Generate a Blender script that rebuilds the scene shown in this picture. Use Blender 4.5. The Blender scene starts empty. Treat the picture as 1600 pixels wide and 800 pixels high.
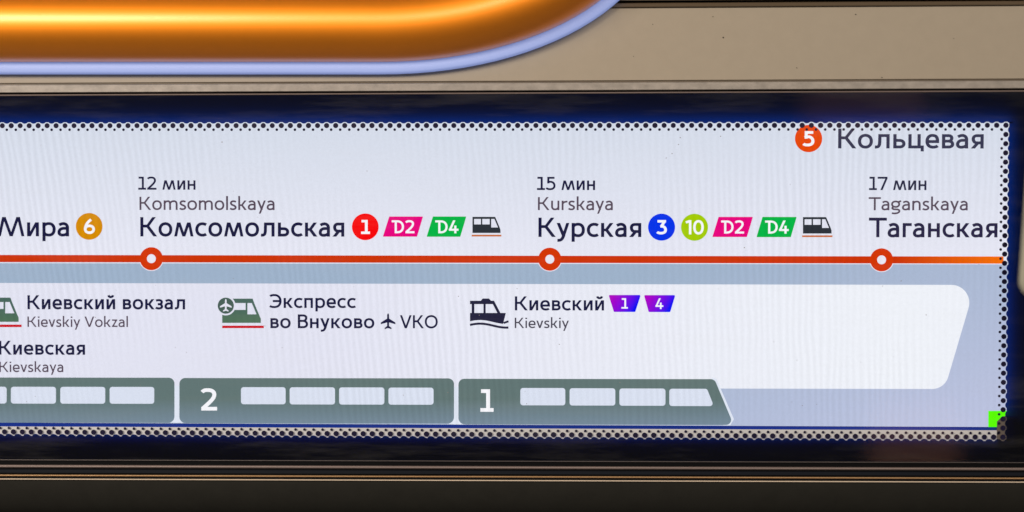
import bpy, bmesh, math, random
from mathutils import Vector, Matrix

random.seed(7)
scene = bpy.context.scene
COL = scene.collection
R = math.radians

# ------------------------------------------------------------------ camera, world, lamps, exposure
LENS, SENSOR, DIST = 50.0, 36.0, 1.1111
cam_data = bpy.data.cameras.new("camera")
cam_data.lens = LENS
cam_data.sensor_width = SENSOR
cam_data.clip_start = 0.02
cam_data.clip_end = 50.0
cam = bpy.data.objects.new("camera", cam_data)
COL.objects.link(cam)
YAW, PITCH, ROLL = R(1.54), R(-1.36), R(-0.10)
cam_rot = (Matrix.Rotation(YAW, 3, 'Z') @ Matrix.Rotation(R(90) + PITCH, 3, 'X') @ Matrix.Rotation(ROLL, 3, 'Z'))
fwd = cam_rot @ Vector((0, 0, -1))
cam.location = -fwd * (DIST / fwd.y)          # the optical axis meets the wall plane (y = 0) at the origin
cam.rotation_euler = cam_rot.to_euler()
cam_data.dof.use_dof = True
cam_data.dof.focus_distance = DIST + 0.005
cam_data.dof.aperture_fstop = 1.4
scene.camera = cam

world = bpy.data.worlds.new("World")
scene.world = world
world.use_nodes = True
bg = world.node_tree.nodes["Background"]
bg.inputs[0].default_value = (1.0, 0.90, 0.80, 1)
bg.inputs[1].default_value = 0.10

scene.view_settings.view_transform = 'Standard'
scene.view_settings.look = 'None'
scene.view_settings.exposure = 0
scene.view_settings.gamma = 1


def lamp(name, loc, target, sx, sy, power, color):
    d = bpy.data.lights.new(name, 'AREA')
    d.shape = 'RECTANGLE'
    d.size, d.size_y = sx, sy
    d.energy = power
    d.color = color
    o = bpy.data.objects.new(name, d)
    COL.objects.link(o)
    o.location = loc
    o.rotation_euler = (Vector(target) - Vector(loc)).to_track_quat('-Z', 'Y').to_euler()
    return o


lamp("ceiling_lamp", (-1.30, -1.6, 0.62), (-0.9, 0, 0.0), 1.40, 0.44, 38.0, (1.0, 0.88, 0.72))
lamp("near_ceiling_lamp", (0.46, -1.6, 0.60), (0.4, 0, 0.0), 1.30, 0.30, 13.0, (1.0, 0.88, 0.72))
lamp("dim_ceiling_lamp", (-0.40, -1.6, 0.60), (-0.4, 0, 0.0), 0.32, 0.34, 0.4, (1.0, 0.80, 0.72))
# unseen lamps added to put faint warm smudges into the glass reflection
lamp("added_red_lamp", (0.72, -1.6, -0.42), (0.29, 0, -0.15), 0.16, 0.22, 0.10, (1.0, 0.42, 0.25))
lamp("added_mauve_lamp", (0.62, -1.6, 0.235), (0.25, 0, 0.11), 0.22, 0.10, 0.03, (1.0, 0.45, 0.45))


# ------------------------------------------------------------------ geometry of the view: a pixel of the 1600 x 800 photo -> a point d metres in front of the wall
def at(px, py, d=0.0):
    k = SENSOR / LENS / 1600.0
    ray = cam_rot @ Vector(((px - 800) * k, (400 - py) * k, -1.0))
    t = (-d - cam.location.y) / ray.y
    return cam.location + ray * t


# ------------------------------------------------------------------ materials
def lin(c):
    def f(v):
        v /= 255.0
        return v / 12.92 if v <= 0.04045 else ((v + 0.055) / 1.055) ** 2.4
    return tuple(f(v) for v in c) + (1.0,)


def new_mat(name):
    m = bpy.data.materials.new(name)
    m.use_nodes = True
    nt = m.node_tree
    nt.nodes.clear()
    out = nt.nodes.new('ShaderNodeOutputMaterial')
    return m, nt, out


def math_node(nt, op, a, b=None, clamp=False):
    n = nt.nodes.new('ShaderNodeMath')
    n.operation = op
    n.use_clamp = clamp
    for i, v in enumerate((a, b)):
        if v is None:
            continue
        if isinstance(v, (int, float)):
            n.inputs[i].default_value = v
        else:
            nt.links.new(v, n.inputs[i])
    return n.outputs[0]


def moire(nt, pos):
    """brightness ripple of the pixel grid, about one percent to four percent"""
    sep = nt.nodes.new('ShaderNodeSeparateXYZ')
    nt.links.new(pos, sep.inputs[0])
    lean = math_node(nt, 'MULTIPLY_ADD', sep.outputs[0], -0.20)
    lean.node.inputs[2].default_value = 0.06
    u = math_node(nt, 'MULTIPLY_ADD', sep.outputs[2], lean)
    nt.links.new(sep.outputs[0], u.node.inputs[2])
    cmb = nt.nodes.new('ShaderNodeCombineXYZ')
    nt.links.new(u, cmb.inputs[0])
    nt.links.new(math_node(nt, 'MULTIPLY', sep.outputs[2], 0.22), cmb.inputs[2])
    w = nt.nodes.new('ShaderNodeTexWave')
    w.wave_type = 'BANDS'
    w.bands_direction = 'X'
    w.inputs['Scale'].default_value = 60.0
    w.inputs['Distortion'].default_value = 5.0
    w.inputs['Detail'].default_value = 2.0
    w.inputs['Detail Scale'].default_value = 0.8
    nt.links.new(cmb.outputs[0], w.inputs['Vector'])
    n = nt.nodes.new('ShaderNodeTexNoise')
    n.inputs['Scale'].default_value = 7.0
    nt.links.new(pos, n.inputs['Vector'])
    amp = math_node(nt, 'MULTIPLY', math_node(nt, 'MULTIPLY_ADD', n.outputs['Fac'], 3.0, True), 0.085)
    amp.node.inputs[0].links[0].from_node.inputs[2].default_value = -1.0
    rip = math_node(nt, 'MULTIPLY', math_node(nt, 'SUBTRACT', w.outputs['Fac'], 0.5), amp)
    g = nt.nodes.new('ShaderNodeTexNoise')
    g.inputs['Scale'].default_value = 900.0
    g.inputs['Detail'].default_value = 1.0
    nt.links.new(pos, g.inputs['Vector'])
    gr = math_node(nt, 'MULTIPLY', math_node(nt, 'SUBTRACT', g.outputs['Fac'], 0.5), 0.10)
    return math_node(nt, 'ADD', math_node(nt, 'ADD', rip, gr), 1.0)


_emis = {}


def screen_mat(name, c, c2=None, axis=None, a=None, b=None):
    """lit screen colour; c2 with axis, a, b: the picture on the screen runs from c at a to c2 at b"""
    if name in _emis:
        return _emis[name]
    m, nt, out = new_mat(name)
    e = nt.nodes.new('ShaderNodeEmission')
    geo = nt.nodes.new('ShaderNodeNewGeometry')
    f = moire(nt, geo.outputs['Position'])
    nt.links.new(f, e.inputs['Strength'])
    e.inputs['Color'].default_value = lin(c)
    if c2:
        dot = nt.nodes.new('ShaderNodeVectorMath')
        dot.operation = 'DOT_PRODUCT'
        dot.inputs[1].default_value = axis
        nt.links.new(geo.outputs['Position'], dot.inputs[0])
        mr = nt.nodes.new('ShaderNodeMapRange')
        mr.inputs['From Min'].default_value = a
        mr.inputs['From Max'].default_value = b
        nt.links.new(dot.outputs['Value'], mr.inputs[0])
        mx = nt.nodes.new('ShaderNodeMix')
        mx.data_type = 'RGBA'
        mx.inputs[6].default_value = lin(c)
        mx.inputs[7].default_value = lin(c2)
        nt.links.new(mr.outputs[0], mx.inputs[0])
        nt.links.new(mx.outputs[2], e.inputs['Color'])
    nt.links.new(e.outputs[0], out.inputs[0])
    _emis[name] = m
    return m


def pbr(name, color, rough=0.5, metal=0.0, noise=0.0, scale=(60, 60, 60), bump=0.0, coat=0.0, spec=0.5, emit=None):
    m, nt, out = new_mat(name)
    p = nt.nodes.new('ShaderNodeBsdfPrincipled')
    p.inputs['Base Color'].default_value = tuple(color) + (1,)
    p.inputs['Roughness'].default_value = rough
    p.inputs['Metallic'].default_value = metal
    p.inputs['Coat Weight'].default_value = coat
    p.inputs['Coat Roughness'].default_value = 0.31
    p.inputs['Coat IOR'].default_value = 1.62
    p.inputs['Specular IOR Level'].default_value = spec
    if emit:
        p.inputs['Emission Color'].default_value = tuple(emit[:3]) + (1,)
        p.inputs['Emission Strength'].default_value = emit[3]
    if noise or bump:
        geo = nt.nodes.new('ShaderNodeNewGeometry')
        mp = nt.nodes.new('ShaderNodeMapping')
        mp.inputs['Scale'].default_value = scale
        nt.links.new(geo.outputs['Position'], mp.inputs[0])
        n = nt.nodes.new('ShaderNodeTexNoise')
        n.inputs['Scale'].default_value = 1.0
        n.inputs['Detail'].default_value = 6.0
        n.inputs['Roughness'].default_value = 0.65
        nt.links.new(mp.outputs[0], n.inputs['Vector'])
        mx = nt.nodes.new('ShaderNodeMix')
        mx.data_type = 'RGBA'
        mx.inputs[6].default_value = tuple(max(0, v * (1 - noise)) for v in color) + (1,)
        mx.inputs[7].default_value = tuple(min(1, v * (1 + noise)) for v in color) + (1,)
        nt.links.new(n.outputs['Fac'], mx.inputs[0])
        nt.links.new(mx.outputs[2], p.inputs['Base Color'])
        if bump:
            b = nt.nodes.new('ShaderNodeBump')
            b.inputs['Strength'].default_value = bump
            b.inputs['Distance'].default_value = 0.001
            nt.links.new(n.outputs['Fac'], b.inputs['Height'])
            nt.links.new(b.outputs[0], p.inputs['Normal'])
    nt.links.new(p.outputs[0], out.inputs[0])
    return m


def glass_mat():
    m, nt, out = new_mat("clear glass")
    t = nt.nodes.new('ShaderNodeBsdfTransparent')
    g = nt.nodes.new('ShaderNodeBsdfGlossy')
    g.inputs['Roughness'].default_value = 0.05
    fr = nt.nodes.new('ShaderNodeFresnel')
    fr.inputs['IOR'].default_value = 1.45
    mx = nt.nodes.new('ShaderNodeMixShader')
    nt.links.new(fr.outputs[0], mx.inputs[0])
    nt.links.new(t.outputs[0], mx.inputs[1])
    nt.links.new(g.outputs[0], mx.inputs[2])
    # wiped smears of grease and dust
    geo = nt.nodes.new('ShaderNodeNewGeometry')
    mp = nt.nodes.new('ShaderNodeMapping')
    mp.inputs['Scale'].default_value = (7, 7, 70)
    mp.inputs['Rotation'].default_value = (0, R(4), 0)
    nt.links.new(geo.outputs['Position'], mp.inputs[0])
    n = nt.nodes.new('ShaderNodeTexNoise')
    n.inputs['Detail'].default_value = 7.0
    n.inputs['Roughness'].default_value = 0.7
    n.inputs['Scale'].default_value = 1.0
    nt.links.new(mp.outputs[0], n.inputs['Vector'])
    mr = nt.nodes.new('ShaderNodeMapRange')
    mr.inputs['From Min'].default_value = 0.48
    mr.inputs['From Max'].default_value = 0.80
    mr.inputs['To Max'].default_value = 0.036
    nt.links.new(n.outputs['Fac'], mr.inputs[0])
    d = nt.nodes.new('ShaderNodeBsdfDiffuse')
    d.inputs[0].default_value = (0.7, 0.68, 0.66, 1)
    mx2 = nt.nodes.new('ShaderNodeMixShader')
    nt.links.new(mr.outputs[0], mx2.inputs[0])
    nt.links.new(mx.outputs[0], mx2.inputs[1])
    nt.links.new(d.outputs[0], mx2.inputs[2])
    nt.links.new(mx2.outputs[0], out.inputs[0])
    return m


def frit_mat():
    """black print on glass: lets a trace of blue light from the panel behind through"""
    m, nt, out = new_mat("black glass print")
    d = nt.nodes.new('ShaderNodeBsdfDiffuse')
    d.inputs[0].default_value = (0.004, 0.0045, 0.008, 1)
    t = nt.nodes.new('ShaderNodeBsdfTranslucent')
    t.inputs[0].default_value = (0.0005, 0.05, 0.40, 1)
    mx = nt.nodes.new('ShaderNodeMixShader')
    mx.inputs[0].default_value = 0.6
    nt.links.new(d.outputs[0], mx.inputs[1])
    nt.links.new(t.outputs[0], mx.inputs[2])
    nt.links.new(mx.outputs[0], out.inputs[0])
    return m


# ------------------------------------------------------------------ object helpers
def tag(o, label=None, cat=None, group=None, kind=None):
    if label: o['label'] = label
    if cat: o['category'] = cat
    if group: o['group'] = group
    if kind: o['kind'] = kind
    return o


def empty(name, loc, label, cat):
    o = bpy.data.objects.new(name, None)
    o.empty_display_size = 0.02
    COL.objects.link(o)
    o.location = loc
    return tag(o, label, cat)


def origin_of(o):
    v = Vector(o.location)
    while o.parent:
        o = o.parent
        v += o.location
    return v


def mesh_obj(name, verts, faces, mat, parent=None, smooth=False):
    """verts in world space; the object's own origin is put at their middle"""
    lo = Vector((min(v[i] for v in verts) for i in range(3)))
    hi = Vector((max(v[i] for v in verts) for i in range(3)))
    c = (lo + hi) / 2
    me = bpy.data.meshes.new(name)
    me.from_pydata([tuple(Vector(v) - c) for v in verts], [], faces)
    me.materials.append(mat)
    if smooth:
        for p in me.polygons:
            p.use_smooth = True
    me.update()
    o = bpy.data.objects.new(name, me)
    COL.objects.link(o)
    if parent:
        o.parent = parent
        o.location = c - origin_of(parent)
    else:
        o.location = c
    return o


class Art:
    """collects flat shapes; 2-D points in photo pixels are put on the plane d metres in front of the wall, each shape a hair above the last"""
    def __init__(self, d):
        self.d, self.v, self.f, self.k = d, [], [], 0

    def _face(self, pts3):
        n = len(self.v)
        self.v += pts3
        self.f.append(list(range(n, n + len(pts3))))

    def poly(self, pts):
        d = self.d + self.k * 2e-6
        self.k += 1
        self._face([at(x, y, d) for x, y in pts])
        return self

    def quads(self, quads):
        d = self.d + self.k * 2e-6
        self.k += 1
        for q in quads:
            self._face([at(x, y, d) for x, y in q])
        return self

    def disc(self, cx, cy, r, n=48):
        return self.poly([(cx + r * math.cos(2 * math.pi * i / n), cy + r * math.sin(2 * math.pi * i / n)) for i in range(n)])

    def ring(self, cx, cy, r0, r1, n=48):
        P = lambda r, i: (cx + r * math.cos(2 * math.pi * i / n), cy + r * math.sin(2 * math.pi * i / n))
        return self.quads([(P(r0, i), P(r1, i), P(r1, i + 1), P(r0, i + 1)) for i in range(n)])

    def stroke(self, pts, w, closed=False):
        return self.quads(ribbon(pts, w, closed))

    def obj(self, name, mat, parent):
        return mesh_obj(name, self.v, self.f, mat, parent)


def ribbon(pts, w, closed=False):
    P = [Vector(p) for p in pts]
    n = len(P)
    L, Rr = [], []
    for i in range(n):
        a = P[i - 1] if (i > 0 or closed) else None
        b = P[(i + 1) % n] if (i < n - 1 or closed) else None
        d0 = (P[i] - a).normalized() if a is not None else None
        d1 = (b - P[i]).normalized() if b is not None else None
        if d0 is None: d0 = d1
        if d1 is None: d1 = d0
        n0, n1 = Vector((-d0.y, d0.x)), Vector((-d1.y, d1.x))
        m = n0 + n1
        m = m.normalized() if m.length > 1e-6 else n0
        k = min(1.0 / max(m.dot(n0), 0.35), 2.0)
        L.append(P[i] + m * (w / 2 * k))
        Rr.append(P[i] - m * (w / 2 * k))
    m = n if closed else n - 1
    return [(tuple(L[i]), tuple(Rr[i]), tuple(Rr[(i + 1) % n]), tuple(L[(i + 1) % n])) for i in range(m)]


def rounded(pts, rads, seg=8):
    """polygon with its corners rounded"""
    out = []
    n = len(pts)
    if not isinstance(rads, (list, tuple)):
        rads = [rads] * n
    for i in range(n):
        p, a, b, r = Vector(pts[i]), Vector(pts[i - 1]), Vector(pts[(i + 1) % n]), rads[i]
        if r <= 0:
            out.append(tuple(p))
            continue
        u, v = (a - p).normalized(), (b - p).normalized()
        ang = u.angle(v)
        t = r / math.tan(ang / 2)
        c = p + (u + v).normalized() * (r / math.sin(ang / 2))
        s, e = p + u * t - c, p + v * t - c
        a0 = math.atan2(s.y, s.x)
        da = math.atan2(e.y, e.x) - a0
        while da > math.pi: da -= 2 * math.pi
        while da < -math.pi: da += 2 * math.pi
        for k in range(seg + 1):
            th = a0 + da * k / seg
            out.append((c.x + r * math.cos(th), c.y + r * math.sin(th)))
    return out


# ------------------------------------------------------------------ the lettering: every glyph is drawn as strokes, capital height = 1
XH = 0.725
KQ = 0.60


class Pen:
    def __init__(self, w):
        self.w, self.q, self.p, self.closed = w, [], [], False

    def flush(self, closed=False):
        if len(self.p) > 1:
            self.q += ribbon(self.p, self.w, closed)
        self.p = []

    def M(self, x, y):
        self.flush()
        self.p = [(x, y)]
        return self

    def L(self, x, y):
        self.p.append((x, y))
        return self

    def C(self, a, b, c, d, x, y, n=9):
        x0, y0 = self.p[-1]
        for i in range(1, n + 1):
            t = i / n
            s = 1 - t
            self.p.append((s ** 3 * x0 + 3 * s * s * t * a + 3 * s * t * t * c + t ** 3 * x,
                           s ** 3 * y0 + 3 * s * s * t * b + 3 * s * t * t * d + t ** 3 * y))
        return self

    def H(self, x, y):      # quarter turn that starts horizontally
        x0, y0 = self.p[-1]
        return self.C(x0 + KQ * (x - x0), y0, x, y - KQ * (y - y0), x, y)

    def V(self, x, y):      # quarter turn that starts vertically
        x0, y0 = self.p[-1]
        return self.C(x0, y0 + KQ * (y - y0), x - KQ * (x - x0), y, x, y)

    def oval(self, cx, cy, rx, ry):
        self.M(cx - rx, cy).V(cx, cy + ry).H(cx + rx, cy).V(cx, cy - ry).H(cx - rx, cy)
        self.p.pop()
        self.flush(True)
        return self

    def bar(self, x0, y0, x1, y1, k=1.0):   # slanted bar with level ends
        self.flush()
        dx, dy = x1 - x0, y1 - y0
        hw = self.w * k * math.hypot(dx, dy) / abs(dy) / 2
        self.q.append(((x0 - hw, y0), (x0 + hw, y0), (x1 + hw, y1), (x1 - hw, y1)))
        return self

    def box(self, x0, y0, x1, y1):
        self.flush()
        self.q.append(((x0, y0), (x1, y0), (x1, y1), (x0, y1)))
        return self


def glyph(ch, w):
    """-> quads, advance box width, left and right side gap"""
    h, X, p = w / 2, XH, Pen(w)
    W, l, r = 0.6, .10, .10
    if ch in 'оo':
        W, l, r = .68, .055, .055
        p.oval(W / 2, X / 2, W / 2 - h, X / 2 - h + .012)
    elif ch in 'OО':
        W, l, r = .97, .055, .055
        p.oval(W / 2, .5, W / 2 - h, .5 - h + .012)
    elif ch == 'с':
        W, l, r = .565, .055, .04
        p.M(.535, X - .125).C(.48, X - h - .01, .41, X - h + .01, .35, X - h + .01).H(h, X / 2).V(.35, h - .01).C(.41, h - .01, .48, h + .01, .535, .125)
    elif ch in 'еe':
        W, l, r = .62, .055, .055
        p.M(h, X * .48).L(W - h, X * .48).C(W - h, X * .8, .48, X - h + .01, W / 2, X - h + .01).H(h, X / 2).V(.34, h - .01).C(.42, h - .01, .50, .08, .555, .135)
    elif ch in 'аa':
        W, l, r = .55, .045, .10
        p.M(.085, X - .135).C(.15, X - h - .02, .22, X - h + .01, .28, X - h + .01).H(W - h, X - .27).L(W - h, 0)
        p.M(W - h, .415).L(.30, .415).H(h, .205).V(.235, h - .01).C(.34, h - .01, .44, .10, W - h, .19)
    elif ch == 'р':
        W, l, r = .635, .10, .055
        p.box(0, -.25, w, X)
        p.M(h, X - .19).C(.13, X - .09, .22, X - h + .01, .32, X - h + .01).H(W - h, X / 2).V(.32, h - .01).C(.22, h - .01, .13, .09, h, .19)
    elif ch in 'ий':
        W = .565
        p.box(0, 0, w, X).box(W - w, 0, W, X).bar(h + .025, .0, W - h - .025, X, .9)
        if ch == 'й':
            p.M(.13, 1.0).C(.17, .83, W - .17, .83, W - .13, 1.0)
    elif ch in 'мМ':
        s = 1.0 if ch == 'м' else .97 / X
        y = X if ch == 'м' else 1.0
        W, l, r = .95 * s, .05, .05
        k = .93
        p.bar(.075, 0, .205 * s + .01, y, k).bar(.205 * s + .035, y, W / 2, 0, k).bar(W / 2, 0, W - .205 * s - .035, y, k).bar(W - .205 * s - .01, y, W - .075, 0, k)
    elif ch == 'л':
        W, l, r = .685, .03, .10
        p.M(W - h, 0).L(W - h, X - h).L(.245, X - h).L(.235, .30).C(.225, .10, .17, h - .015, .02, h - .005)
    elif ch == 'ь':
        W, l, r = .555, .10, .055
        p.box(0, 0, w, X)
        p.M(h, .405).L(.29, .405).H(W - h, .235).V(.29, h).L(h, h)
    elif ch in 'кk':
        W, l, r = .61, .10, .025
        p.box(0, 0, w, X if ch == 'к' else 1.06)
        p.box(w * .9, .365 - h * .9, .25, .365 + h * .9)
        p.bar(.235, .34, .50, X, .95).bar(.235, .40, .515, 0, 1.0)
    elif ch in 'КK':
        W, l, r = .83, .10, .02
        p.box(0, 0, w, 1)
        p.box(w * .9, .535 - h, .36, .535 + h)
        p.bar(.33, .50, .675, 1, .95).bar(.325, .575, .735, 0, 1.0)
    elif ch == 'я':
        W, l, r = .585, .04, .10
        p.box(W - w, 0, W, X)
        p.M(W - h, X - h).L(.28, X - h).H(.115, .485).V(.28, .285).L(W - h, .285)
        p.bar(.33, .30, .10, 0)
    elif ch == 'у':
        W, l, r = .62, .02, .02
        p.bar(W - .085, X, .315, .0, .95).bar(.085, X, .345, .03, 1.0)
        p.M(.325, .03).C(.26, -.14, .20, -.185, .04, -.175)
    elif ch == 'y':
        W, l, r = .62, .02, .02
        p.bar(W - .075, X, .19, -.27, .95).bar(.075, X, .335, .03, 1.0)
    elif ch == 'г':
        W, l, r = .43, .10, .02
        p.box(0, 0, w, X).box(w, X - w, W, X)
    elif ch == 'н':
        W = .565
        p.box(0, 0, w, X).box(W - w, 0, W, X).box(w, .37 - h, W - w, .37 + h)
    elif ch == 'п':
        W = .565
        p.box(0, 0, w, X).box(W - w, 0, W, X).box(w, X - w, W - w, X)
    elif ch == 'ц':
        W, l, r = .70, .10, .03
        p.box(0, 0, w, X).box(.56 - w, w, .56, X).box(w, 0, W, w).box(W - w * .95, -.15, W, 0)
    elif ch == 'в':
        W, l, r = .555, .10, .05
        p.box(0, 0, w, X)
        p.M(h, X - h).L(.30, X - h).H(.44, .53).V(.30, .37).L(h, .37)
        p.M(.30, .37).H(W - h, .215).V(.30, h).L(h, h)
    elif ch == 'з':
        W, l, r = .50, .04, .05
        p.M(.04, X - .10).C(.12, X - h, .18, X - h + .01, .235, X - h + .01).H(.41, .52).V(.25, .37).L(.15, .37)
        p.M(.25, .37).H(W - h, .20).V(.235, h - .01).C(.15, h - .01, .09, .08, .025, .13)
    elif ch in 'ТT':
        W, l, r = .85, .02, .0
        p.box(0, 1 - w, W, 1).box(W / 2 - h, 0, W / 2 + h, 1 - w)
    elif ch == 'Э':
        W, l, r = .80, .05, .06
        p.M(.05, .85).C(.14, .94, .24, 1 - h + .01, .34, 1 - h + .01).H(W - h, .5).V(.34, h - .01).C(.23, h - .01, .12, .07, .03, .15)
        p.box(.22, .5 - h, W - h, .5 + h)
    elif ch == 'В':
        W, l, r = .67, .11, .05
        p.box(0, 0, w, 1)
        p.M(h, 1 - h).L(.34, 1 - h).H(.55, .76).V(.34, .53).L(h, .53)
        p.M(.34, .53).H(W - h, .29).V(.34, h).L(h, h)
    elif ch == 'V':
        W, l, r = .87, .02, .02
        p.bar(.075, 1, W / 2, 0).bar(W / 2, 0, W - .075, 1)
    elif ch == 'v':
        W, l, r = .61, .02, .02
        p.bar(.075, X, W / 2, 0).bar(W / 2, 0, W - .075, X)
    elif ch in 'mn':
        xs = [h, .52 - h, .98 - h] if ch == 'm' else [h, .58 - h]
        W = xs[-1] + h
        p.box(0, 0, w, X)
        for a, b in zip(xs, xs[1:]):
            p.M(a, X - .22).C(a + .06, X - .10, a + .14, X - h + .01, (a + b) / 2 + .05, X - h + .01).H(b, X - .29).L(b, 0)
    elif ch == 'u':
        W = .58
        p.box(W - w, 0, W, X)
        p.M(h, X).L(h, .28).V(.26, h - .01).C(.38, h - .01, .46, .10, W - h, .22)
    elif ch == 'r':
        W, l, r = .42, .10, .0
        p.box(0, 0, w, X)
        p.M(h, X - .25).C(h + .05, X - .12, .22, X - h - .01, .41, X - h - .0)
    elif ch == 's':
        W, l, r = .48, .045, .05
        p.M(.44, X - .105).C(.37, X - h - .0, .31, X - h + .01, .255, X - h + .01).C(.05, X - h + .01, .02, .43, .235, .365).C(.50, .29, .46, h - .01, .225, h - .01).C(.15, h - .01, .09, .08, .03, .125)
    elif ch == 'l':
        W = w
        p.box(0, 0, w, 1.06)
    elif ch == 'i':
        W = w
        p.box(0, 0, w, X).box(-.01, .87, w + .01, 1.0)
    elif ch == 'z':
        W, l, r = .52, .05, .05
        p.box(.03, X - w, W - .02, X).box(.02, 0, W, w).bar(.11, w * .6, W - .11, X - w * .6, .95)
    elif ch == 'g':
        W, l, r = .70, .05, .02
        p.oval(.31, .465, .245, .21)
        p.M(.47, .62).L(.69, X - .01)
        p.M(.17, .275).C(.03, .19, .07, .085, .22, .075).L(.42, .065).C(.60, .05, .62, -.10, .50, -.18).C(.36, -.26, .16, -.25, .05, -.215)
    elif ch == '1':
        W, l, r = .56, .03, .03
        p.box(.33 - h, 0, .33 + h, 1).box(.03, 1 - w, .33 - h, 1).box(.0, 0, .33 - h, w).box(.33 + h, 0, W, w)
    elif ch == 'ı':      # the 1 without a foot of the round badge 10
        W, l, r = .38, .03, .10
        p.box(W - w, 0, W, 1).bar(.04, .86, W - h, .97) if False else p.box(W - w, 0, W, 1)
        p.M(.0, .84).L(W - h * 1.2, .94)
    elif ch == '0':
        W, l, r = .72, .05, .05
        p.oval(W / 2, .5, W / 2 - h, .5 - h + .01)
    elif ch == '2':
        W, l, r = .68, .05, .05
        p.M(.06, .835).C(.14, .94, .23, 1 - h + .01, .325, 1 - h + .01).H(.57, .73).C(.57, .55, .40, .40, .09, h + .02)
        p.box(.02, 0, W, w)
    elif ch == '3':
        W, l, r = .66, .05, .05
        p.box(.05, 1 - w, .60, 1).bar(.51, 1 - w * .5, .31, .56)
        p.M(.24, .56).L(.33, .56).H(W - h, .30).V(.30, h - .01).C(.19, h - .01, .11, .08, .035, .16)
    elif ch == '4':
        W, l, r = .72, .03, .03
        p.bar(.41, 1, .10, .27).box(.02, .20, W, .20 + w).box(.46 - h + .03, 0, .46 + h + .03, .60)
    elif ch == '5':
        W, l, r = .67, .06, .05
        p.box(.09, 1 - w, .60, 1).box(.09, .50, .09 + w, 1 - w)
        p.M(.10, .565).C(.17, .61, .24, .625, .31, .625).H(W - h, .32).V(.29, h - .01).C(.18, h - .01, .10, .08, .02, .16)
    elif ch == '6':
        W, l, r = .72, .05, .05
        p.oval(W / 2, .315, W / 2 - h, .315 - h + .01)
        p.M(h, .33).C(h + .01, .62, .25, .82, .47, .985)
    elif ch == '7':
        W, l, r = .70, .03, .03
        p.box(0, 1 - w, W, 1).bar(W - w * .58, 1 - w, .27, 0)
    elif ch == 'D':
        W, l, r = .88, .0, .06
        p.box(.20, 0, .20 + w, 1 - w)
        p.M(-.02, 1 - h).L(.40, 1 - h).H(W - h, .5).V(.40, h).L(.20, h)
    elif ch == ' ':
        return [], .33, 0, 0
    p.flush()
    return p.q, W, l, r


def put_text(art, s, x0, x1, base, cap, w=0.135):
    """writes s so that its ink runs from x0 to x1 (photo pixels); the baseline follows the plane"""
    P0, P1 = at(x0, base, art.d), at(x1, base + (x1 - x0) * 0.0011, art.d)
    seg, pen, first = [], 0.0, True
    for ch in s:
        q, W, l, r = glyph(ch, w)
        l, r = l * .80, r * .80
        if first:
            l, first = 0, False
        pen += l
        seg.append((q, pen))
        pen += W
        last = pen
        pen += r
    ux = (P1 - P0)
    length = ux.length
    ux.normalize()
    uz = Vector((-ux.z, 0, ux.x))
    up = (at(x0, base - cap, art.d) - P0).length
    sx = length / last
    for q, dx in seg:
        d = 2e-6 * art.k
        for quad in q:
            art.k = (art.k + 1) % 20
            off = Vector((0, -2e-6 * art.k, 0))
            art._face([P0 + ux * ((x + dx) * sx) + uz * (y * up) + off for x, y in quad])
    return art


# ------------------------------------------------------------------ the wall round the display (extruded level profiles)
XL, XR = at(-520, 400).x, at(2060, 400).x


def profile(name, pts, mat, parent=None, smooth=False, closed=True, xl=None, xr=None):
    """pts: (pixel row at the middle of the photo, metres in front of the wall)"""
    xl = XL if xl is None else xl
    xr = XR if xr is None else xr
    zs = [(-d, at(800, y, d).z) for y, d in pts]
    v = [(xl, y, z) for y, z in zs] + [(xr, y, z) for y, z in zs]
    n = len(zs)
    f = [(i, (i + 1) % n, n + (i + 1) % n, n + i) for i in range(n if closed else n - 1)]
    if closed:
        f += [tuple(range(n))[::-1], tuple(range(n, 2 * n))]
    return mesh_obj(name, v, f, mat, parent, smooth)


def bead(y0, y1, d0, dh, n=10):
    """half-round bead between two pixel rows"""
    c, r = (y0 + y1) / 2, (y1 - y0) / 2
    return [(c - r * math.cos(math.pi * i / n), d0 + dh * math.sin(math.pi * i / n)) for i in range(n + 1)]


m_beige = pbr("beige painted panel", (0.335, 0.290, 0.238), 0.62, noise=0.06, scale=(90, 90, 90), bump=0.02, spec=0.3)
m_brown = pbr("dark brown moulding", (0.085, 0.058, 0.034), 0.45, noise=0.15, scale=(10, 60, 200))
m_black = pbr("black rubber", (0.003, 0.003, 0.004), 0.6, spec=0.08)
m_strip = pbr("worn grey metal", (0.265, 0.24, 0.225), 0.5, metal=0.15, noise=0.55, scale=(110, 60, 160), bump=0.05)
m_bead = pbr("mauve metal bead", (0.20, 0.155, 0.15), 0.45, metal=0.2)
m_bead_dim = pbr("dim metal bead", (0.09, 0.08, 0.085), 0.4, metal=0.4)
m_bright = pbr("bright metal bead", (0.80, 0.68, 0.56), 0.35, metal=0.1)
m_copper = pbr("copper coloured bead", (0.46, 0.28, 0.14), 0.35, metal=0.3)
m_navy = pbr("dark navy plastic", (0.007, 0.009, 0.015), 0.5, spec=0.15)
m_lower = pbr("dark grey plastic", (0.019, 0.0185, 0.0165), 0.8, spec=0.15, noise=0.25, scale=(60, 60, 60))
m_wall = pbr("grey wall core", (0.10, 0.09, 0.08), 0.8, noise=0.2)

wall = profile("wall", [(-700, -0.030), (1500, -0.030), (1500, -0.060), (-700, -0.060)], m_wall)
tag(wall, kind='structure')

t = empty("wall_panel", at(1250, 126, 0.001), "plain beige wall panel running behind the orange rim and above the grey trim strip", "wall panel")
profile("panel_sheet", [(13, 0.0), (14, 0.0015), (126.0, 0.0015), (127.0, 0.0005), (127.0, -0.020), (13, -0.020)], m_beige, t)
profile("lower_seam", [(127.0, 0.0), (129.0, 0.0), (129.0, -0.02), (127.0, -0.02)], m_brown, t)

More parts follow.
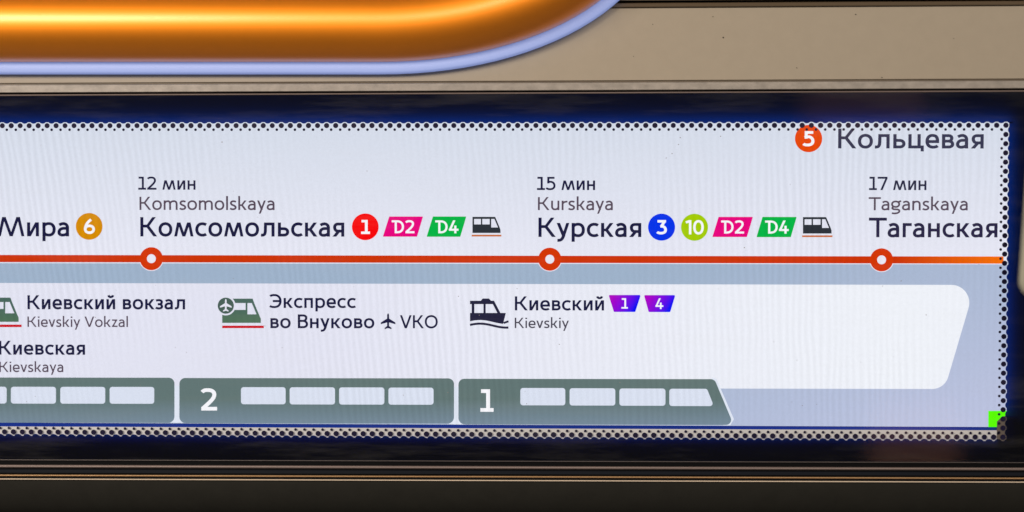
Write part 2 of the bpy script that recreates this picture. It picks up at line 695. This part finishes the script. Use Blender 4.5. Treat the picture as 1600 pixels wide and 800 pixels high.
sp = Art(0.0019)
for x, y, r in ((1130, 58.5, 1.2), (1337, 22.5, 1.0), (1114, 26, .8), (1245, 106, .8), (1378, 121, .9), (1020, 38, .7), (1490, 60, .6), (990, 88, .6)):
    sp.disc(x, y, r, 7)
so = sp.obj("specks", pbr("dark specks", (0.03, 0.025, 0.02), 0.9), t)
so['kind'] = 'stuff'

t = empty("upper_moulding", at(1280, 13, 0.002), "dark brown stepped moulding with a black groove along the top of the beige panel", "moulding")
profile("step", [(5.5, 0.0), (6.5, 0.0035), (11.5, 0.0045), (13.0, 0.0030), (13.0, -0.02), (5.5, -0.02)], m_brown, t)
profile("groove", [(2.6, -0.010), (5.5, -0.010), (5.5, -0.02), (2.6, -0.02)], m_black, t)
profile("upper_board", [(-260, 0.004), (1.6, 0.004), (2.6, 0.002), (2.6, -0.02), (-260, -0.02)], pbr("taupe board", (0.12, 0.095, 0.068), 0.6, noise=0.1), t)

t = empty("upper_trim", at(800, 146, 0.002), "worn grey metal trim strip with a thin bead along the top edge of the screen glass", "trim")
profile("metal_strip", [(129.0, 0.001), (130.0, 0.0035), (140.8, 0.0035), (142.0, 0.0015), (142.0, -0.02), (129.0, -0.02)], m_strip, t)
profile("groove", [(142.0, -0.004), (144.2, -0.004), (144.2, -0.02), (142.0, -0.02)], m_black, t)
profile("bead", bead(144.2, 147.0, 0.0, 0.0015) + [(147.0, -0.02), (144.2, -0.02)], m_bead, t)

t = empty("lower_trim", at(800, 752, 0.0), "black ribbed trim with thin metal lines running below the screen glass", "trim")
profile("trim_base", [(719.5, -0.001), (752.5, -0.001), (752.5, -0.02), (719.5, -0.02)], m_black, t)
profile("glass_edge_bead", bead(719.6, 722.0, -0.0008, 0.0016), m_bead_dim, t)
profile("mauve_bead", bead(728.2, 733.4, -0.0008, 0.0022), m_bead, t)
profile("rib", [(735.0, -0.0008), (736.0, 0.0012), (741.0, 0.0012), (742.0, -0.0008)], m_navy, t)
profile("copper_bead", bead(743.6, 746.6, -0.0008, 0.0020), m_copper, t)
profile("bright_bead", bead(749.8, 752.4, -0.0008, 0.0024), m_bright, t)

arc = [(753.0 + 72 * (math.sin(a) - math.sin(R(14))), -0.001 + 0.027 * (math.cos(a) - math.cos(R(14)))) for a in [R(x) for x in range(14, 91, 4)]]
t = profile("lower_panel", arc + [(arc[-1][0] + 300, -0.0275), (arc[-1][0] + 300, -0.029), (753.0, -0.029)], m_lower, smooth=False)
tag(t, "dark curved panel under the ribbed black trim at the bottom of the picture", "panel")

# ------------------------------------------------------------------ the orange rim above the screen
m_orange = pbr("polished orange metal", (0.95, 0.31, 0.003), 0.56, metal=0.96, coat=1.0, noise=0.04, scale=(120, 120, 120))
m_lilac = pbr("lilac plastic painted glow", (0.24, 0.29, 0.48), 0.6, emit=(0.25, 0.34, 0.74, 0.60))  # emission stands in for screen light falling on pale plastic, no lamp inside


def loop_pts(inset, n=26):
    """rounded loop in photo pixels, at the rim's own depth; inset shrinks it"""
    x0, x1, y0, y1 = -700.0, 1021.0, -560.0, 97.0
    ax, ay = 430.0, 245.0
    pts, nor = [], []
    e = 2.06
    for cx, cy, sx, sy, a0 in ((x1 - ax, y1 - ay, 1, 1, 0), (x0 + ax, y1 - ay, -1, 1, 1), (x0 + ax, y0 + ay, -1, -1, 0), (x1 - ax, y0 + ay, 1, -1, 1)):
        seq = range(n + 1) if a0 == 0 else range(n, -1, -1)
        for i in seq:
            a = (math.pi / 2) * i / n
            c, s = math.cos(a), math.sin(a)
            px, py = ax * abs(c) ** (2 / e), ay * abs(s) ** (2 / e)
            nx, ny = (px / ax) ** (e - 1) / ax, (py / ay) ** (e - 1) / ay
            l = math.hypot(nx, ny)
            pts.append((cx + sx * (px - inset * nx / l), cy + sy * (py - inset * ny / l)))
    return pts


def loft(name, rings, mat, parent, closed_prof=False):
    v, f = [], []
    n = len(rings[0])
    for rg in rings:
        v += rg
    for j in range(len(rings) - 1):
        for i in range(n):
            k = (i + 1) % n
            f.append((j * n + i, j * n + k, (j + 1) * n + k, (j + 1) * n + i))
    return mesh_obj(name, v, f, mat, parent, smooth=True)


D0 = 0.012
t = empty("orange_rim", at(160, 95, 0.0), "glossy orange rounded rim with a lilac plastic edge, its glow painted in, above the screen", "rim")
WID, HGT = 57.0, 0.030
rings = []
for k in range(25):
    a = math.pi * k / 24
    ins, dep = WID * (1 - math.cos(a)), D0 + HGT * math.sin(a)
    rings.append([at(x, y, D0) + Vector((0, -(dep - D0), 0)) for x, y in loop_pts(ins)])
loft("shell", rings, m_orange, t)
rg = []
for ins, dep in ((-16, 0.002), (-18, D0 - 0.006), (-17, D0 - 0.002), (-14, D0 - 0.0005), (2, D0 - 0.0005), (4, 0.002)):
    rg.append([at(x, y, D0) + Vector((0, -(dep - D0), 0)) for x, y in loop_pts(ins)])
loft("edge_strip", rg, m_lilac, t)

# ------------------------------------------------------------------ pale fixture at the right edge
m_pale = pbr("pale enamel", (0.34, 0.33, 0.27), 0.4, noise=0.05)
D1 = 0.12
outline = rounded([(1612, 180), (1800, 180), (1800, 466), (1592, 466)], 26, 8)
v, f = [], []
for dd, ins in ((D1 - 0.014, 18), (D1 - 0.006, 3), (D1 - 0.003, 0.5), (D1, 6)):
    ring_ = rounded([(1612 + ins, 180 + ins), (1800 - ins, 180 + ins), (1800 - ins, 466 - ins), (1592 + ins, 466 - ins)], 26 - ins * .7, 8)
    v += [at(x, y, D1) + Vector((0, D1 - dd, 0)) for x, y in ring_]
n = len(outline)
for j in range(3):
    for i in range(n):
        k = (i + 1) % n
        f.append((j * n + i, j * n + k, (j + 1) * n + k, (j + 1) * n + i))
f.append(tuple(range(3 * n, 4 * n)))
f.append(tuple(range(0, n))[::-1])
t = empty("side_fixture", at(1700, 466, 0.0), "blurred pale rounded fixture at the right edge beside the screen", "fixture")
mesh_obj("face_plate", v, f, m_pale, t, smooth=False)
c = at(1765, 350, D1 - 0.014)
ra = [(c.x + 0.006 * math.cos(2 * math.pi * i / 16), c.z + 0.006 * math.sin(2 * math.pi * i / 16)) for i in range(16)]
v = [(x, -0.004, z) for x, z in ra] + [(x, -(D1 - 0.012), z) for x, z in ra]
mesh_obj("mounting_pin", v, [(i, (i + 1) % 16, 16 + (i + 1) % 16, 16 + i) for i in range(16)], m_pale, t, smooth=True)

# ------------------------------------------------------------------ the route display
DISP = empty("route_display", at(800, 690, 0.0), "long lit metro route screen with red line and station names behind dotted black glass", "screen")
DL = -0.006          # the lit panel stands 6 mm behind the printed face of the glass

NAVY, GREY, SLATE = (24, 25, 64), (88, 74, 90), (56, 57, 82)
M_NAVY, M_GREY, M_SLATE = screen_mat("navy lettering", NAVY), screen_mat("grey lettering", GREY), screen_mat("slate lettering", SLATE)
M_WHITE = screen_mat("white lettering", (250, 250, 255))
zt, zb = at(800, 190, DL).z, at(800, 400, DL).z
M_BG = screen_mat("screen ground", (233, 234, 247), (215, 222, 236), (0, 0, 1), zb, zt)
M_BAND = screen_mat("screen blue grey", (160, 180, 204), (190, 197, 226), (0.35, 0, -1), at(1000, 430, DL).dot(Vector((.35, 0, -1))), at(1560, 650, DL).dot(Vector((.35, 0, -1))))
M_INFO = screen_mat("screen info panel", (229, 230, 245), (242, 245, 252), (1, 0, 0), at(500, 500, DL).x, at(1400, 500, DL).x)

xL = -420
Art(DL).poly([(xL, 187), (1577, 186), (1572.5, 667.2), (xL, 658.4)]).obj("backlit_panel", M_BG, DISP)
Art(DL + 5e-5).poly([(xL, 407), (1575.5, 409), (1572.5, 667), (xL, 658.2)]).obj("grey_band", M_BAND, DISP)
Art(DL + 8e-5).poly([(xL, 409.3), (1575, 411.9), (1575, 413.2), (xL, 410.7)]).obj("pale_line", M_BG, DISP)
Art(DL + 1e-4).poly(rounded([(xL, 441.3), (1524, 445.2), (1476, 607.8), (xL, 604)], [0, 28, 26, 0], 14)).obj("info_panel", M_INFO, DISP)

# the line with its stations
M_RED = screen_mat("line red", (206, 52, 2), (246, 110, 6), (1, 0, 0), at(1400, 400, DL).x, at(1560, 400, DL).x)
line = Art(DL + 1.2e-4).poly([(xL, 397.6), (1568, 400.8), (1568, 411.9), (xL, 408.8)]).obj("route_line", M_RED, DISP)
M_HALO = screen_mat("pale halo", (236, 234, 246))
for cx, cy in ((236.5, 404.2), (859, 405.0), (1377.5, 406.0)):
    mk = Art(DL + 1.6e-4).ring(cx, cy, 7.0, 18.0).obj("station_marker", screen_mat("marker red", (214, 54, 0)), line)
    # pale centre and hairline round the ring
    Art(DL + 1.5e-4).disc(cx, cy, 8.0).obj("marker_centre", M_HALO, mk)
    Art(DL + 1.05e-4).ring(cx, cy, 17.0, 19.2).obj("marker_halo", M_HALO, line)

T = 2.2e-4


def text(name, s, x0, x1, base, cap, mat, w=0.135, parent=None, dz=T):
    a = put_text(Art(DL + dz), s, x0, x1, base, cap, w)
    return a.obj(name, mat, parent or DISP)


text("travel_time", "12 мин", 216, 305.5, 296.4, 20.3, M_NAVY, .148)
text("latin_name", "Komsomolskaya", 218, 429, 328, 20.6, M_GREY, .134)
text("station_name", "Комсомольская", 219.3, 538, 369.4, 30.2, M_NAVY, .152)
text("station_name", "Мира", -3.5, 108, 369.2, 30.2, M_NAVY, .152)
text("travel_time", "15 мин", 839, 929.8, 296.9, 20.6, M_NAVY, .148)
text("latin_name", "Kurskaya", 840.5, 957.5, 328.3, 20.4, M_GREY, .134)
text("station_name", "Курская", 841.3, 1002, 370.2, 30.2, M_NAVY, .152)
text("line_name", "Кольцевая", 1309.5, 1537, 231.8, 30.8, M_SLATE, .150)
text("travel_time", "17 мин", 1357.8, 1447.5, 297.0, 20.8, screen_mat("slate navy lettering", (38, 40, 68)), .148)
text("latin_name", "Taganskaya", 1357.2, 1512, 328.5, 20.4, M_GREY, .134)
text("station_name", "Таганская", 1357.5, 1558.5, 370.7, 30.6, screen_mat("soft navy lettering", (42, 38, 70)), .152)
text("exit_name", "Киевский вокзал", 43, 289.3, 483.2, 22.0, M_NAVY, .160)
text("latin_name", "Kievskiy Vokzal", 43, 200, 510.8, 16.3, M_GREY, .134)
text("exit_name", "Киевская", -1.5, 133, 554.2, 21.8, M_NAVY, .160)
text("latin_name", "Kievskaya", -1, 99, 581.3, 16.2, M_GREY, .134)
text("exit_name", "Экспресс", 421, 556, 481.2, 21.6, M_NAVY, .155)
text("exit_name", "во Внуково", 422.5, 585, 512.8, 21.6, M_NAVY, .155)
text("airport_code", "VKO", 625, 684, 512.9, 20.4, M_NAVY, .152)
text("pier_name", "Киевский", 804.5, 943.8, 485.0, 22.0, M_NAVY, .152)
text("latin_name", "Kievskiy", 804.3, 889, 512.6, 16.2, screen_mat("dark grey lettering", (76, 72, 86)), .134)


# round line badges
def round_badge(cx, cy, r, col, s, x0, x1, base, cap, label, w=.17):
    a = Art(DL + 1.6e-4)
    a.disc(cx, cy, r)
    b = a.obj("line_badge", screen_mat("badge " + label.split()[0], col), DISP)
    b['label'] = label
    text("badge_number", s, x0, x1, base, cap, M_WHITE, w, b, T + 1e-5)
    return b


round_badge(139.3, 353.7, 20.9, (217, 142, 0), "6", 131.2, 148.4, 365.3, 22.6, "ochre round badge", .175)
round_badge(570.8, 354.4, 20.9, (250, 0, 4), "1", 564.2, 578.0, 365.6, 22.0, "scarlet round badge", .175)
round_badge(1033.7, 354.9, 21.1, (0, 52, 236), "3", 1026.0, 1042.0, 366.0, 22.2, "blue round badge", .175)
round_badge(1085.2, 355.1, 21.1, (166, 206, 0), "ı0", 1071.5, 1099.6, 366.2, 22.2, "lime round badge", .165)
round_badge(1263.4, 216.5, 21.3, (232, 72, 0), "5", 1254.8, 1272.4, 228.4, 23.6, "orange round badge", .18)


def slanted_badge(pts, col, s, x0, x1, base, cap, label):
    a = Art(DL + 1.6e-4)
    a.poly(rounded(pts, 0.8, 3))
    b = a.obj("train_line_badge", screen_mat("badge " + label.split()[0], col), DISP)
    b['label'] = label
    text("badge_text", s, x0, x1, base, cap, M_WHITE, .155, b, T + 1e-5)


slanted_badge([(608.2, 338.3), (661, 338.3), (651.6, 369.8), (598.2, 369.8)], (234, 0, 128), "D2", 612.5, 647.6, 364.4, 20.2, "magenta slanted badge")
slanted_badge([(676.4, 338.3), (728.6, 338.3), (719.2, 369.9), (666.6, 369.9)], (0, 182, 70), "D4", 680.5, 716.4, 364.5, 20.2, "green slanted badge")
slanted_badge([(1122.8, 338.9), (1176.4, 338.9), (1167, 370.3), (1113, 370.3)], (234, 0, 128), "D2", 1127.2, 1162.6, 364.9, 20.4, "magenta slanted badge")
slanted_badge([(1191.4, 338.9), (1244.8, 339.0), (1235.6, 370.5), (1182, 370.5)], (6, 186, 92), "D4", 1195.8, 1232.4, 365.0, 20.4, "green slanted badge")


def pier_badge(pts, s, x0, x1, base, cap, x_a, x_b, k):
    m = screen_mat("pier badge %s" % k, (176, 0, 196), (0, 14, 246), (1, 0, -0.6), at(x_a, 466, DL).dot(Vector((1, 0, -.6))), at(x_b, 484, DL).dot(Vector((1, 0, -.6))))
    b = Art(DL + 1.6e-4).poly(rounded(pts, 1.6, 4)).obj("pier_badge", m, DISP)
    text("badge_number", s, x0, x1, base, cap, M_WHITE, .15, b, T + 1e-5)


pier_badge([(950.8, 460.9), (1001.2, 460.9), (992.6, 487.4), (959.2, 487.4)], "1", 971, 981, 482.2, 16.2, 955, 990, "first")
pier_badge([(1006.2, 461.1), (1055.2, 461.1), (1047.2, 487.6), (1013.6, 487.6)], "4", 1023.8, 1036.4, 482.8, 16.6, 1010, 1044, "second")


# train icons beside the station names
def train_icon(x0, y0, s, name_col=(44, 50, 58)):
    P = lambda pts: [(x0 + x * s, y0 + y * s) for x, y in pts]
    m = screen_mat("icon charcoal", name_col)
    a = Art(DL + 1.6e-4)
    a.poly(P([(0, 0), (35.5, 0), (36.9, 3.3), (0, 3.3)]))                    # roof
    a.poly(P([(0, 3.2), (2.6, 3.2), (2.6, 12.2), (0, 12.2)]))                # rear post
    a.poly(P([(13.2, 3.2), (15.4, 3.2), (15.4, 12.2), (13.2, 12.2)]))
    a.poly(P([(26.9, 3.2), (29.3, 3.2), (29.3, 17.0), (26.9, 17.0)]))
    a.poly(P([(34.2, 3.2), (36.9, 3.2), (42.6, 16.8), (40.0, 16.8)]))        # windscreen post
    a.poly(P([(0, 11.8), (29.0, 11.8), (29.0, 16.6), (42.5, 16.6), (43.8, 20.2), (43.9, 25.2), (0, 25.2)]))
    b = a.obj("train_icon", m, DISP)
    Art(DL + 1.6e-4).poly(P([(-1.2, 28.0), (45.2, 28.0), (45.2, 30.7), (-1.2, 30.7)])).obj("icon_track", screen_mat("track ochre", (204, 112, 62)), b)


train_icon(738.2, 338.8, 1.0)
train_icon(1254.6, 339.2, 1.02)


PLANE = [(0, -12.2), (1.1, -11), (1.5, -8.6), (1.5, -4.2), (10.6, 1.6), (10.9, 4.2), (1.7, 1.4), (1.5, 6.6), (4.9, 9.3), (5.0, 11.4), (0, 9.9)]
PLANE = PLANE + [(-x, y) for x, y in reversed(PLANE[1:-1])]


def plane_shape(art, cx, cy, s):
    half = [p for p in PLANE]
    # built from convex pieces: fuselage, two wings, two tail fins
    P = lambda pts: [(cx + x * s, cy + y * s) for x, y in pts]
    art.poly(P([(0, -12.2), (1.1, -11), (1.5, -8.6), (1.5, 6.6), (0.9, 10), (-0.9, 10), (-1.5, 6.6), (-1.5, -8.6), (-1.1, -11)]))
    for g in (-1, 1):
        art.poly(P([(g * 1.3, -4.4), (g * 10.7, 1.4), (g * 10.9, 4.1), (g * 1.3, 1.4)]))
        art.poly(P([(g * 0.9, 6.2), (g * 5.0, 9.3), (g * 5.1, 11.4), (g * 0.6, 9.9)]))
    return art


def express_icon(x0, y0, plane):
    P = lambda pts: [(x0 + x, y0 + y) for x, y in pts]
    m = screen_mat("icon green", (74, 104, 95), (80, 114, 90), (0, 0, -1), -at(400, 480, DL).z, -at(400, 500, DL).z)
    a = Art(DL + 1.6e-4)
    a.poly(P([(0, 0), (47.5, 0), (50.0, 6.9), (0, 6.9)]))
    a.poly(P([(0, 6.9), (10, 6.9), (10, 17.6), (0, 17.6)]))
    a.poly(P([(36.6, 6.9), (39.4, 6.9), (39.4, 24.6), (36.6, 24.6)]))
    a.poly(P([(46.2, 6.9), (50.0, 6.9), (57.4, 24.6), (53.6, 24.6)]))
    a.poly(P([(0, 17.6), (39.4, 17.6), (39.4, 24.5), (57.3, 24.5), (60.4, 31.5), (60.4, 37.9), (0, 37.9)]))
    b = a.obj("express_train_icon" if plane else "rail_station_icon", m, DISP)
    Art(DL + 1.6e-4).poly(P([(0, 42.2), (65, 42.2), (65, 46.1), (0, 46.1)])).obj("icon_track", screen_mat("track red", (206, 20, 34)), b)
    if plane:
        cx, cy = x0 + 5.6, y0 + 11.0
        Art(DL + 2.0e-4).disc(cx, cy, 15.2).obj("badge_halo", M_INFO, b)
        Art(DL + 2.3e-4).disc(cx, cy, 12.6).obj("plane_badge", screen_mat("icon dark green", (72, 96, 88)), b)
        plane_shape(Art(DL + 2.6e-4), cx, cy - .3, 0.84).obj("plane_symbol", screen_mat("pale symbol", (232, 232, 246)), b)


express_icon(347.2, 466.6, True)
express_icon(-31.2, 465.0, False)
a = plane_shape(Art(DL + 1.8e-4), 606.4, 502.3, 1.06)
a.obj("plane_symbol", M_NAVY, DISP)

# boat icon
a = Art(DL + 1.6e-4)
a.poly([(734.4, 469.9), (772.0, 469.9), (774.6, 475.2), (734.4, 475.2)])
a.poly([(751.2, 470.0), (754.2, 466.4), (764.0, 466.4), (767.4, 470.0)])
a.poly([(737.0, 475.2), (741.2, 475.2), (741.2, 489.2), (737.0, 489.2)])
a.poly([(755.4, 475.2), (758.9, 475.2), (758.9, 489.2), (755.4, 489.2)])
a.poly([(768.8, 473), (773.6, 473), (782.0, 489.2), (777.2, 489.2)])
wave = lambda x: 503.2 + 3.1 * -math.cos((x - 750) / 41.0 * math.pi) * 1.0
top = [(790.4, 489.0), (734.4, 489.0)]
bot = [(734.4 + i * 3.0, wave(734.4 + i * 3.0)) for i in range(18)]
hull_q = []
for (xa, ya), (xb, yb) in zip(bot, bot[1:]):
    fa = lambda x: 489.0
    hull_q.append(((xa, 489.0), (xb, 489.0), (xb, yb), (xa, ya)))
xe, ye = bot[-1]
hull_q.append(((xe, 489.0), (790.4, 489.0), (xe + .8, ye), (xe, ye)))
a.quads(hull_q)
a.stroke([(734.4 + i * 2.5, wave(734.4 + i * 2.5) + 5.6) for i in range(25)], 3.5)
a.stroke([(787.0, 504.8), (790.5, 503.4), (794.6, 502.0)], 3.2)
a.obj("boat_icon", screen_mat("icon navy", (36, 35, 62)), DISP)

# the train diagram along the bottom
zc0, zc1 = at(800, 600, DL).z, at(800, 664, DL).z
M_CAR = screen_mat("car grey green", (99, 119, 118), (122, 142, 160), (0, 0, -1), -at(800, 624, DL).z, -at(800, 668, DL).z)
M_CWIN = screen_mat("car window pale", (220, 227, 243))
M_GAP = screen_mat("pale gap", (226, 233, 247))


def car(xa, xb, ya, yb, wins, num, nose=False):
    if nose:
        pts = [(xa, ya), (xb - 26, ya + .6), (xb + 4.0, yb + 1.0), (xa, yb)]
        rad = [9, 9, 8, 10]
    else:
        pts = [(xa, ya), (xb, ya + .6), (xb, yb + .6), (xa, yb)]
        rad = [9, 9, 10, 10]
    b = Art(DL + 1.7e-4).poly(rounded(pts, rad, 8)).obj("train_car", M_CAR, DISP)
    for i, (p, q, r, s) in enumerate(wins):
        sl = 9.5 if (nose and i == len(wins) - 1) else 0
        w_ = rounded([(p, r), (q - sl, r + .1), (q + (1.2 if sl else 0), s + .1), (p, s)], 4.2, 5)
        Art(DL + 2.2e-4).poly(w_).obj("car_window", M_CWIN, b)
    if num:
        text("car_number", *num, M_WHITE, .165, b, T)


for q in ([(266, 602.5), (288, 602.6), (288, 660.8), (266, 660.6)], [(702, 604.4), (726, 604.5), (726, 663.2), (702, 663.0)]):
    Art(DL + 1.4e-4).poly(q).obj("car_gap", M_GAP, DISP)
Art(DL + 1.45e-4).poly([(1112, 590), (1119.5, 592), (1146.8, 655), (1141, 664.6), (1130, 664.6)]).obj("nose_outline", M_GAP, DISP)
car(-160, 272.6, 589.6, 660.2, [(-137, -67, 604.2, 630.2), (-60, 10.4, 604.2, 630.4), (17, 87.4, 604.3, 630.6), (94.2, 164.4, 604.4, 630.7), (171.3, 241, 604.5, 630.8)], None)
car(280.3, 709.4, 590.6, 661.2, [(376.5, 446.3, 604.9, 631.6), (452.6, 523.4, 605.1, 631.9), (529.8, 600.6, 605.3, 632.1), (607.0, 677.4, 605.6, 632.3)], ("2", 313.8, 339.2, 641.4, 34.4))
car(716.3, 1142.4, 591.8, 663.0, [(813, 883.3, 606.2, 633.3), (890, 961.4, 606.6, 633.6), (967.8, 1039.8, 607.0, 633.9), (1045.8, 1114.2, 607.4, 634.4)], ("1", 750.6, 771.2, 643.4, 35.2), True)

# test patch, bracket and lip at the panel's lower edge
Art(DL + 2.0e-4).poly([(1544.2, 642), (1575, 642), (1575, 667.6), (1544.2, 667.4)]).obj("green_patch", screen_mat("patch green", (92, 255, 0)), DISP)

m_lip = pbr("navy panel lip", (0.006, 0.03, 0.30), 0.7, spec=0.08)
m_shelf = pbr("pale metal shelf", (0.60, 0.61, 0.66), 0.6, noise=0.10, scale=(30, 30, 300))
m_bracket = pbr("brown corner bracket", (0.11, 0.09, 0.08), 0.6, noise=0.2)
v = [at(xL, 658.6, DL + .0004), at(1573, 667.4, DL + .0004), at(1573, 673, -0.0016), at(xL, 665.2, -0.0016)]
mesh_obj("panel_lip", v, [(0, 1, 2, 3)], m_lip, DISP)


def slab(name, pts, d0, d1, mat):
    v = [at(x, y, d1) for x, y in pts] + [at(x, y, d0) for x, y in pts]
    n = len(pts)
    f = [tuple(range(n))] + [(i, n + i, n + (i + 1) % n, (i + 1) % n) for i in range(n)]
    return mesh_obj(name, v, f, mat, DISP)


slab("metal_shelf", [(xL, 664.6), (1559, 672.4), (1559, 694), (xL, 688)], -0.009, -0.0013, m_shelf)
slab("corner_bracket", [(1557.6, 658.6), (1563, 653.2), (1571, 649.5), (1584, 649.5), (1584, 694), (1557.6, 694)], -0.004, -0.0008, m_bracket)

# the black print: frame, lobes and two rows of dots, on the inner face of the glass
BL, BR_, TL, TR = at(9.2 - 14, 675.8), at(1567.0, 683.0), at(3.6, 196.4), at(1571.8, 195.7)
NX, NZ = 110, 34
px = ((TR - TL).length / NX) / 14.24
ex, ez = (TR - TL) / NX, (TR - BR_) / NZ
vx, vz = ex.normalized(), ez.normalized()
v, f = [], []


def disc3(c, r, d, n=16):
    k = len(v)
    for i in range(n):
        a = 2 * math.pi * i / n
        v.append(c + vx * (r * math.cos(a)) + vz * (r * math.sin(a)) + Vector((0, -d, 0)))
    f.append(tuple(range(k, k + n)))
    if d < 1.5e-5:
        DOTS.append(len(f) - 1)


def lobe(edge, along, out, over, r=6.5, n=16):
    """part of a dot that stands clear of the frame edge: edge = point on the frame's edge, its centre lies over px outside"""
    k = len(v)
    half = math.acos(over / r)
    for i in range(n + 1):
        a = -half + 2 * half * i / n
        v.append(edge + along * (r * math.sin(a) * px) - out * ((r * math.cos(a) - over) * px))
    f.append(tuple(range(k, k + n + 1)))


DOTS = []
EXTRA = 26
for i in range(-EXTRA, NX + 1):
    top_c = TL + ex * i
    bot_c = top_c - ez * NZ
    rr = 4.1 * random.uniform(.97, 1.03) * px
    disc3(top_c, rr, 1e-5)
    disc3(bot_c, rr, 1e-5)
    if i < NX:
        disc3(top_c + ex * .5 - vz * (6.4 * px), 2.15 * px, 1e-5, 12)
        disc3(bot_c + ex * .5 + vz * (6.1 * px), 2.15 * px, 1e-5, 12)
    lobe(top_c + ex * .5 + vz * (5.3 * px), vx, vz, 4.3)
    lobe(bot_c + ex * .5 - vz * (6.3 * px), vx, -vz, 3.3)
for j in range(NZ):
    c = TR - ez * (j + .5)
    if j > 0:
        disc3(TR - ez * j, 4.1 * px, 1e-5)
    lobe(c + vx * (5.7 * px), vz, vx, 3.9)
    disc3(c - vx * (6.2 * px), 2.15 * px, 1e-5, 12)
# solid frame outside the lobes
inn = [TL - ex * EXTRA + vz * (5.3 * px), TR + vx * (5.7 * px) + vz * (5.3 * px), BR_ + vx * (5.7 * px) - vz * (6.3 * px), TL - ex * EXTRA - ez * NZ - vz * (6.3 * px)]
x_l, x_r = inn[0].x, at(1900, 400).x
z_t, z_b = at(800, 147.0).z, at(800, 719.4).z
k = len(v)
v += [Vector((x_l, 0, z_t)), Vector((inn[1].x, 0, z_t)), Vector((x_r, 0, z_t)), Vector((x_r, 0, inn[1].z)), Vector((x_r, 0, inn[2].z)), Vector((x_r, 0, z_b)), Vector((inn[2].x, 0, z_b)), Vector((x_l, 0, z_b))] + inn
f += [(k, k + 1, k + 9, k + 8), (k + 1, k + 2, k + 3, k + 9), (k + 9, k + 3, k + 4, k + 10), (k + 10, k + 4, k + 5, k + 6), (k + 11, k + 10, k + 6, k + 7)]
bo = mesh_obj("printed_border", v, f, frit_mat(), DISP)
bo.data.materials.append(pbr("opaque black print", (0.008, 0.006, 0.036), 0.6, spec=0.1))
for i in DOTS:
    bo.data.polygons[i].material_index = 1

# cover glass in front of the print
gl = [Vector((x_l, -0.0006, z_t)), Vector((x_r, -0.0006, z_t)), Vector((x_r, -0.0006, z_b)), Vector((x_l, -0.0006, z_b))]
mesh_obj("cover_glass", gl, [(0, 1, 2, 3)], glass_mat(), DISP)

# dark housing behind the glass
slab("housing", [(xL - 20, 140), (1920, 140), (1920, 726), (xL - 20, 726)], -0.024, -0.010, m_black)

# specks of dust on the glass
a = Art(0.0008)
for _ in range(46):
    x, y, r = random.uniform(20, 1540), random.uniform(215, 640), random.uniform(.35, .8)
    a.disc(x, y, r, 7)
for x, y in ((1041, 247), (1050, 240), (1060, 226), (1063, 215), (1126, 213), (1379, 447), (1408, 439), (1447, 492), (347, 222), (1163, 387)):
    a.disc(x, y, random.uniform(.6, 1.0), 7)
o = a.obj("dust", pbr("grey dust", (0.25, 0.24, 0.25), 0.9), DISP)
o['kind'] = 'stuff'
